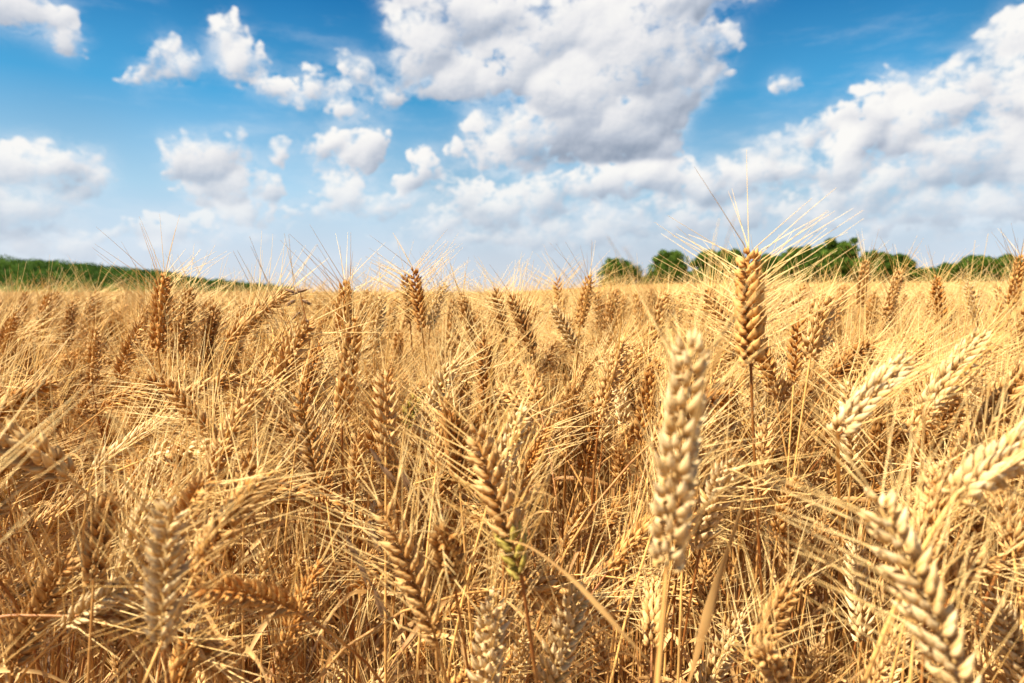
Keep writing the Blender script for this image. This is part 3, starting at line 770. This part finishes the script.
refs = [('the tallest dark golden ear', (749, 310)), ('the big pale ear right of centre', (682, 445)), ('the pale upright ear at lower left', (167, 570)), ('the big blurred ear at lower right', (915, 590)),
        ('the flat pale ear at right edge', (1000, 465)), ('the whitish ear leaning right', (872, 397)), ('the brown ear against the sky left of centre', (345, 320)), ('the tall brown ear at left', (160, 312)),
        ('the close skyline pair', (413, 300)), ('the slanting brown pair', (510, 318)), ('the ear under the round tree', (585, 300)), ('the ear with green kernels', (498, 503)), ('the greyish blurred ear', (309, 445)),
        ('the small yellow green ear', (412, 406)), ('the dark ear in the lower left corner', (40, 614)), ('the drooping tan ear', (409, 574)), ('the dark oat husks', (372, 540)), ('the broad brown leaf', (716, 585)),
        ('the golden ear leaning far left', (192, 414)), ('the brown ear by the right tree row', (939, 300)), ('the feathery ear at the bottom edge', (562, 640)), ('the ear below the second tree', (611, 381)),
        ('the brown ear near the left edge', (43, 400)), ('the faded ear at lower right', (858, 590)), ('the dim brown ear at the centre', (486, 380)), ('the pale ear at the right bottom corner', (1010, 650)), ('the short pale ear at bottom left of centre', (341, 662))]
items = []
for c in single:
    x, y, k, a, s_, tp, bp, D = c
    tone = ['pale', 'golden', 'golden', 'golden', 'golden', 'brown', 'orange', 'orange'][rs.randint(8)]
    items.append([c, tone])
used = {}
for c, tone in items:
    x, y, k, a, s_, tp, bp, D = c
    mx_, my_ = (tp[0] + bp[0]) / 2, (tp[1] + bp[1]) / 2
    lean = DIRW(tp[0] - bp[0], bp[1] - tp[1])
    tw = {'pale': 'pale straw', 'golden': 'golden', 'brown': 'brown', 'orange': 'deep gold'}[tone]
    order = sorted(refs, key=lambda r_: math.hypot(r_[1][0] - mx_, r_[1][1] - my_))
    lab = None
    opts = []
    for r_ in order[:9]:
        dx, dy = mx_ - r_[1][0], my_ - r_[1][1]
        if abs(dx) > abs(dy) * 2: rel = 'right of' if dx > 0 else 'left of'
        elif abs(dy) > abs(dx) * 2: rel = 'below' if dy > 0 else 'above'
        else: rel = ('below right of' if dx > 0 else 'below left of') if dy > 0 else ('above right of' if dx > 0 else 'above left of')
        near = 'just ' if math.hypot(dx, dy) < 55 else ''
        opts.append(f'{tw} ear {lean} {near}{rel} {r_[0]}')
    for o_ in opts:
        if o_ not in used and len(o_.split()) <= 16: lab = o_; break
    if lab is None:
        for adj in ('second', 'third', 'fourth', 'fifth'):
            for op_ in opts:
                o_ = f'{adj} {op_}'
                if o_ not in used and len(o_.split()) <= 16: lab = o_; break
            if lab: break
    if lab is None: lab = opts[0]
    lab = ' '.join(lab.split()[:16])
    used[lab] = 1
    e = empty('wheat_stalk', (x, y, 0), a, s_); e['label'] = lab; e['category'] = 'wheat stalk'; e['group'] = GRP
    ms, me_, ma, ml = form_parts(k)
    st = obj('stem', ms, e); eo = obj('ear', me_, e); eo.matrix_local = F0[k].mat; ao = obj('awns', ma, eo)
    tint(eo, tone); tint(ao, 'golden')
    for m_ in ml: obj('leaf', m_, e)

# everything else: one object of instanced plants
rest = [c for c in cand if id(c) not in sset]
PX, PR, PS, PI_ = [], [], [], []
def putp(x, y, idx, rz, s_): PX.append((x, y, 0)); PR.append((0, 0, rz)); PS.append(s_); PI_.append(idx)
for c in rest: putp(c[0], c[1], c[2], c[3], c[4])
def scatter(d0, d1, dens, forms_, off, low, zs=0.0):
    X1, Y1 = sample(d0, d1, dens); Z1 = ztop(len(X1), low) - zs; A1 = azim(len(X1))
    for x, y, z, a in zip(X1, Y1, Z1, A1):
        k = rs.randint(len(forms_)); putp(x, y, off + k, a, min(1.15, z / forms_[k].top))
scatter(1.7, 4.0, 380, F1, NF, 0.3)
scatter(4.0, 11.0, 150, F2, NF + 16, 0.1)
X1, Y1 = sample(11.0, 60.0, 1.1, R(46))
X3, Y3 = sample(60.0, 230.0, 0.45, R(27)); a3 = R(21); X3, Y3 = X3 * math.cos(a3) + Y3 * math.sin(a3), Y3 * math.cos(a3) - X3 * math.sin(a3)
X1 = np.concatenate([X1, X3]); Y1 = np.concatenate([Y1, Y3])
for x, y in zip(X1, Y1): putp(x, y, NF + 28 + rs.randint(4), rs.uniform(0, 6.28), rs.uniform(0.96, 1.03)); PX[-1] = (x, y, float(terrain(x, y)))
src = bpy.data.collections.new('wheat_plant_forms')
for i, g in enumerate([f.whole for f in F0] + [f.whole for f in F1] + [f.whole for f in F2] + F3):
    src.objects.link(bpy.data.objects.new('wheat_plant_form_%03d' % i, g.mesh('wheat_plant_form')))
pm = bpy.data.meshes.new('wheat_field'); pm.vertices.add(len(PX)); pm.vertices.foreach_set('co', np.array(PX, np.float32).ravel())
at = pm.attributes.new('rot', 'FLOAT_VECTOR', 'POINT'); at.data.foreach_set('vector', np.array(PR, np.float32).ravel())
at = pm.attributes.new('size', 'FLOAT', 'POINT'); at.data.foreach_set('value', np.array(PS, np.float32))
at = pm.attributes.new('form', 'INT', 'POINT'); at.data.foreach_set('value', np.array(PI_, np.int32))
field = obj('wheat_field', pm, kind='stuff', label='dense ripe golden wheat filling the field to the horizon', category='wheat')
ng = bpy.data.node_groups.new('plant_wheat', 'GeometryNodeTree')
ng.interface.new_socket('Geometry', in_out='INPUT', socket_type='NodeSocketGeometry'); ng.interface.new_socket('Geometry', in_out='OUTPUT', socket_type='NodeSocketGeometry')
gi = ng.nodes.new('NodeGroupInput'); go = ng.nodes.new('NodeGroupOutput')
ci = ng.nodes.new('GeometryNodeCollectionInfo'); ci.inputs['Collection'].default_value = src; ci.inputs['Separate Children'].default_value = True; ci.inputs['Reset Children'].default_value = True
iop = ng.nodes.new('GeometryNodeInstanceOnPoints'); iop.inputs['Pick Instance'].default_value = True
def named(nm, typ):
    nd = ng.nodes.new('GeometryNodeInputNamedAttribute'); nd.data_type = typ; nd.inputs[0].default_value = nm; return nd.outputs[0]
L_ = ng.links.new
L_(gi.outputs[0], iop.inputs['Points']); L_(ci.outputs[0], iop.inputs['Instance'])
L_(named('form', 'INT'), iop.inputs['Instance Index'])
e2r = ng.nodes.new('FunctionNodeEulerToRotation'); L_(named('rot', 'FLOAT_VECTOR'), e2r.inputs[0]); L_(e2r.outputs[0], iop.inputs['Rotation'])
L_(named('size', 'FLOAT'), iop.inputs['Scale']); L_(iop.outputs[0], go.inputs[0])
md = field.modifiers.new('plants', 'NODES'); md.node_group = ng
print('stalks', len(heroes), len(single), 'rest', len(rest), 'points', len(PX), 'cand', len(cand))

# far canopy of the same field: closed sheet of ear tops
m_can, s = new_mat('far_wheat')
tc = s.n('ShaderNodeTexCoord').outputs['Object']
n1_ = s.noise(tc, 0.6, 5, 0.7)
bs = s.n('ShaderNodeBsdfPrincipled', {'Base Color': s.mix(s.ss(n1_, 0.3, 0.7), (0.36, 0.20, 0.06), (0.58, 0.38, 0.15)), 'Roughness': 0.8})
s.n('ShaderNodeOutputMaterial', {'Surface': bs.outputs[0]})
rr_ = np.concatenate([np.linspace(52, 260, 220), np.geomspace(265, 900, 20)]); aa_ = np.linspace(-R(60), R(60), 500)
RR, AA2 = np.meshgrid(rr_, aa_, indexing='ij')
ZZ = terrain(RR * np.sin(AA2), RR * np.cos(AA2)) + 0.80 + np.random.RandomState(4).normal(0, 0.06, RR.shape) - 0.06
CV = np.stack([RR * np.sin(AA2), RR * np.cos(AA2), ZZ], -1).reshape(-1, 3)
obj('far_wheat_canopy', new_mesh('far_wheat_canopy', CV, grid_faces(len(rr_), len(aa_), False), [m_can]), kind='stuff', label='distant wheat merging into a golden band at the horizon', category='wheat')

# ================================================================ trees and the wooded hill
def leaf_mat(name, a, b):
    m, s = new_mat(name)
    t = s.n('ShaderNodeAttribute', attribute_name='tone').outputs['Fac']; tc = s.n('ShaderNodeTexCoord').outputs['Object']
    c = s.mix(s.m('ADD', s.m('MULTIPLY', t, 0.7), s.m('MULTIPLY', s.noise(tc, 0.35, 3), 0.5), clamp=True), a, b)
    p = s.n('ShaderNodeBsdfPrincipled', {'Base Color': c, 'Roughness': 0.7, 'Specular IOR Level': 0.08}); tr = s.n('ShaderNodeBsdfTranslucent', {'Color': c})
    mx = s.n('ShaderNodeMixShader', {0: 0.3, 1: p.outputs[0], 2: tr.outputs[0]}); s.n('ShaderNodeOutputMaterial', {'Surface': mx.outputs[0]}); return m
m_lf = leaf_mat('tree_leaves', (0.014, 0.032, 0.005), (0.10, 0.165, 0.018))
m_hl = leaf_mat('hill_leaves', (0.010, 0.028, 0.006), (0.085, 0.15, 0.016))
m_bk, s = new_mat('bark'); bs = s.n('ShaderNodeBsdfPrincipled', {'Base Color': s.mix(s.noise(s.n('ShaderNodeTexCoord').outputs['Object'], 3.0), (0.05, 0.035, 0.025), (0.14, 0.10, 0.07)), 'Roughness': 0.9}); s.n('ShaderNodeOutputMaterial', {'Surface': bs.outputs[0]})
def leaf_quads(c, r, n_, size, rs, squash=0.8, inner=0.55):
    """leaf-sprays spread through a ball, denser at its skin"""
    d = rs.normal(0, 1, (n_, 3)); d /= np.linalg.norm(d, axis=1)[:, None]
    q = r * (inner + (1.08 - inner) * rs.rand(n_, 1) ** 0.5); P_ = np.array(c) + d * q * np.array([1, 1, squash])
    nrm = d + rs.normal(0, 0.8, (n_, 3)); nrm /= np.linalg.norm(nrm, axis=1)[:, None]
    a = np.cross(nrm, rs.normal(0, 1, (n_, 3))); a /= np.linalg.norm(a, axis=1)[:, None]; b = np.cross(nrm, a)
    sz = size * rs.uniform(0.6, 1.4, (n_, 1)); V = np.stack([P_ - a * sz, P_ - b * sz * .6, P_ + a * sz, P_ + b * sz * .6], 1).reshape(-1, 3)
    return V, np.arange(4 * n_).reshape(-1, 4), np.repeat(rs.uniform(0, 1, n_), 4)
def tree(name, px, top_py, wpx, D, label, cat='tree', seed=1, low=0.12, grp='trees beyond the field'):
    rs = np.random.RandomState(seed); r_ = ray(px, HZ); base = CAM + r_ * D; base.z = float(terrain(base.x, base.y))
    Ht = CAM.z - base.z + (HZ - top_py) / F * D; W = wpx * 1.08 / F * D / 2
    e = empty(name, tuple(base)); e['label'] = label; e['category'] = cat; e['group'] = grp
    g = Geo(); th = Ht * .45
    tube(g, [(0, 0, -.3), (0.1, 0, th * .5), (0.0, .1, th)], [Ht * .032, Ht * .024, Ht * .018], 8, 0)
    lobes = []
    nl = 70
    for i in range(nl):
        u = rs.uniform(low * .5, 0.92); w_ = W * 0.86 * math.sqrt(max(0.03, 1 - ((u - .40) / .56) ** 2))
        a = rs.uniform(0, 6.28); q = math.sqrt(rs.rand()); rad = W * rs.uniform(0.15, 0.36)
        lobes.append((w_ * q * math.cos(a), w_ * q * math.sin(a) * .9, u * (Ht - rad * .7), rad))
    for q_ in range(4): rad = W * rs.uniform(.12, .26); lobes.append((rs.uniform(-.5, .5) * W, rs.normal(0, .2) * W, Ht - rad - rs.uniform(0, .08) * Ht * (q_ > 0), rad))
    for lx, ly, lz, rad in lobes[:9]:
        tube(g, [(0, 0, th * .7), (lx * .4, ly * .4, th * .6 + lz * .3), (lx, ly, lz)], [Ht * .012, Ht * .008, Ht * .003], 5, 0)
    tm = new_mesh('trunk', np.concatenate(g.V), [np.concatenate(g.F)], [m_bk]); obj('trunk', tm, e)
    Vs, Fs, Ts, n_ = [], [], [], 0
    for lx, ly, lz, rad in lobes:
        V, F_, T_ = leaf_quads((lx, ly, lz), rad, int(60 + 900 * (rad / W) ** 1.5), 0.36 * Ht / 11, rs); Vs.append(V); Fs.append(F_ + n_); Ts.append(np.clip(T_ * .6 + rs.uniform(0, .4), 0, 1)); n_ += len(V)
    obj('crown', new_mesh('crown', np.concatenate(Vs), [np.concatenate(Fs)], [m_lf], smooth=False, attrs={'tone': np.concatenate(Ts)}), e)
TR = [(620,257,40,230,'small round tree standing alone at the left end of the tree row'),(668,249,44,225,'round tree, second from the left end of the tree row'),
      (707,249,40,235,'tree left of the tallest wheat ear, third in the row'),(728,248,40,228,'dense tree just left of the tallest wheat ear'),
      (768,253,44,240,'low tree just right of the tallest wheat ear'),(797,245,42,226,'broad tree in the middle of the tree row'),
      (842,237,52,222,'tallest tree of the row, with the bushiest top'),(822,244,40,236,'tree touching the left side of the tallest tree'),
      (874,250,40,230,'tree just right of the tallest tree'),(897,253,34,238,'narrow tree before the dip in the tree row'),
      (925,266,34,245,'low shrubby tree in the dip of the tree row'),(952,262,40,236,'low tree right of the dip in the tree row'),
      (978,254,44,228,'rounded tree near the right edge of the row'),(1006,253,40,232,'dark rounded tree last in the row before the right edge'),
      (1042,256,50,236,'tree cut by the right edge of the picture')]
for i, (px, ty, wp, D, lb) in enumerate(TR): tree('tree', px, ty, wp, D, lb, seed=40 + i)
SH = [(658,273,30,252,'bush at the left foot of the second tree'),(728,268,36,254,'bush under the dense tree left of the tallest ear'),(785,262,40,250,'bush right of the tallest ear under the broad tree'),(820,262,40,250,'bush at the left foot of the tallest tree'),(858,262,40,250,'bush at the right foot of the tallest tree'),(888,264,36,250,'bush between the trees right of the tallest tree'),(965,266,36,250,'bush at the left foot of the rounded right tree'),(993,264,36,250,'bush between the last two rounded trees'),(1022,264,36,250,'bush at the right edge under the last trees'),
 (645,275,26,250,'low bush in the gap between the first two trees'),(690,270,24,250,'bush between the second and third trees'),(755,262,30,252,'bush half hidden behind the tallest wheat ear'),
      (910,268,30,250,'low bush left of the dip in the tree row'),(938,270,28,250,'low bush at the bottom of the dip in the tree row')]
for i, (px, ty, wp, D, lb) in enumerate(SH): tree('bush', px, ty, wp, D, lb, cat='bush', seed=80 + i, low=.02, grp='bushes under the trees')

# hill: ridge line in azimuth, far to the left
def ridge(px):   # picture row of the hill top
    return np.interp(px, [-400, -150, 0, 50, 100, 150, 200, 250, 285], [256, 258, 261, 263, 268, 274, 280, 286, 290])
hp = np.linspace(-400, 300, 120); hr = np.linspace(0, 1, 16)
HV = []; 
for a in hp:
    rr0 = ray(a, HZ); top = max(0.0, (HZ - ridge(a)) / F * 460 + .9) * 0.86
    for t in hr:
        D = 330 + 260 * t; z = top * math.sin(math.pi * min(1, t * 0.98)) ** 0.9
        p = CAM + rr0 * D; HV.append((p.x, p.y, z - 0.05))
m_hg, s = new_mat('hill_grass'); bs = s.n('ShaderNodeBsdfPrincipled', {'Base Color': s.mix(s.noise(s.n('ShaderNodeTexCoord').outputs['Object'], .05, 4), (0.018, 0.045, 0.008), (0.045, 0.085, 0.014)), 'Roughness': 0.9, 'Specular IOR Level': 0.0}); s.n('ShaderNodeOutputMaterial', {'Surface': bs.outputs[0]})
obj('hill', new_mesh('hill', np.array(HV), grid_faces(120, 16, False), [m_hg]), kind='structure')
rs = np.random.RandomState(9); Vs, Fs, Ts, n_ = [], [], [], 0
for i in range(2300):
    a = rs.uniform(-390, 292); t = rs.uniform(0.04, 0.62) if rs.rand() < .85 else rs.uniform(.45, .55)
    top = max(0.0, (HZ - ridge(a)) / F * 460 + .9) * 0.86; D = 330 + 260 * t; z = top * math.sin(math.pi * t) ** 0.9
    p = CAM + ray(a, HZ) * D; rad = rs.uniform(1.3, 4.6) * (1.0 if a < 180 else .6) * (1.35 if rs.rand() < .06 else 1)
    V, F_, T_ = leaf_quads((p.x, p.y, z + rad * .35), rad, int(20 + 16 * rad), 0.6, rs, .8, .6)
    Vs.append(V); Fs.append(F_ + n_); Ts.append(np.clip(T_ * .3 + rs.uniform(-.2, .8), 0, 1)); n_ += len(V)
obj('woodland', new_mesh('woodland', np.concatenate(Vs), [np.concatenate(Fs)], [m_hl], smooth=False, attrs={'tone': np.concatenate(Ts)}), kind='stuff', label='dense green wood covering the low hill at far left', category='woodland')
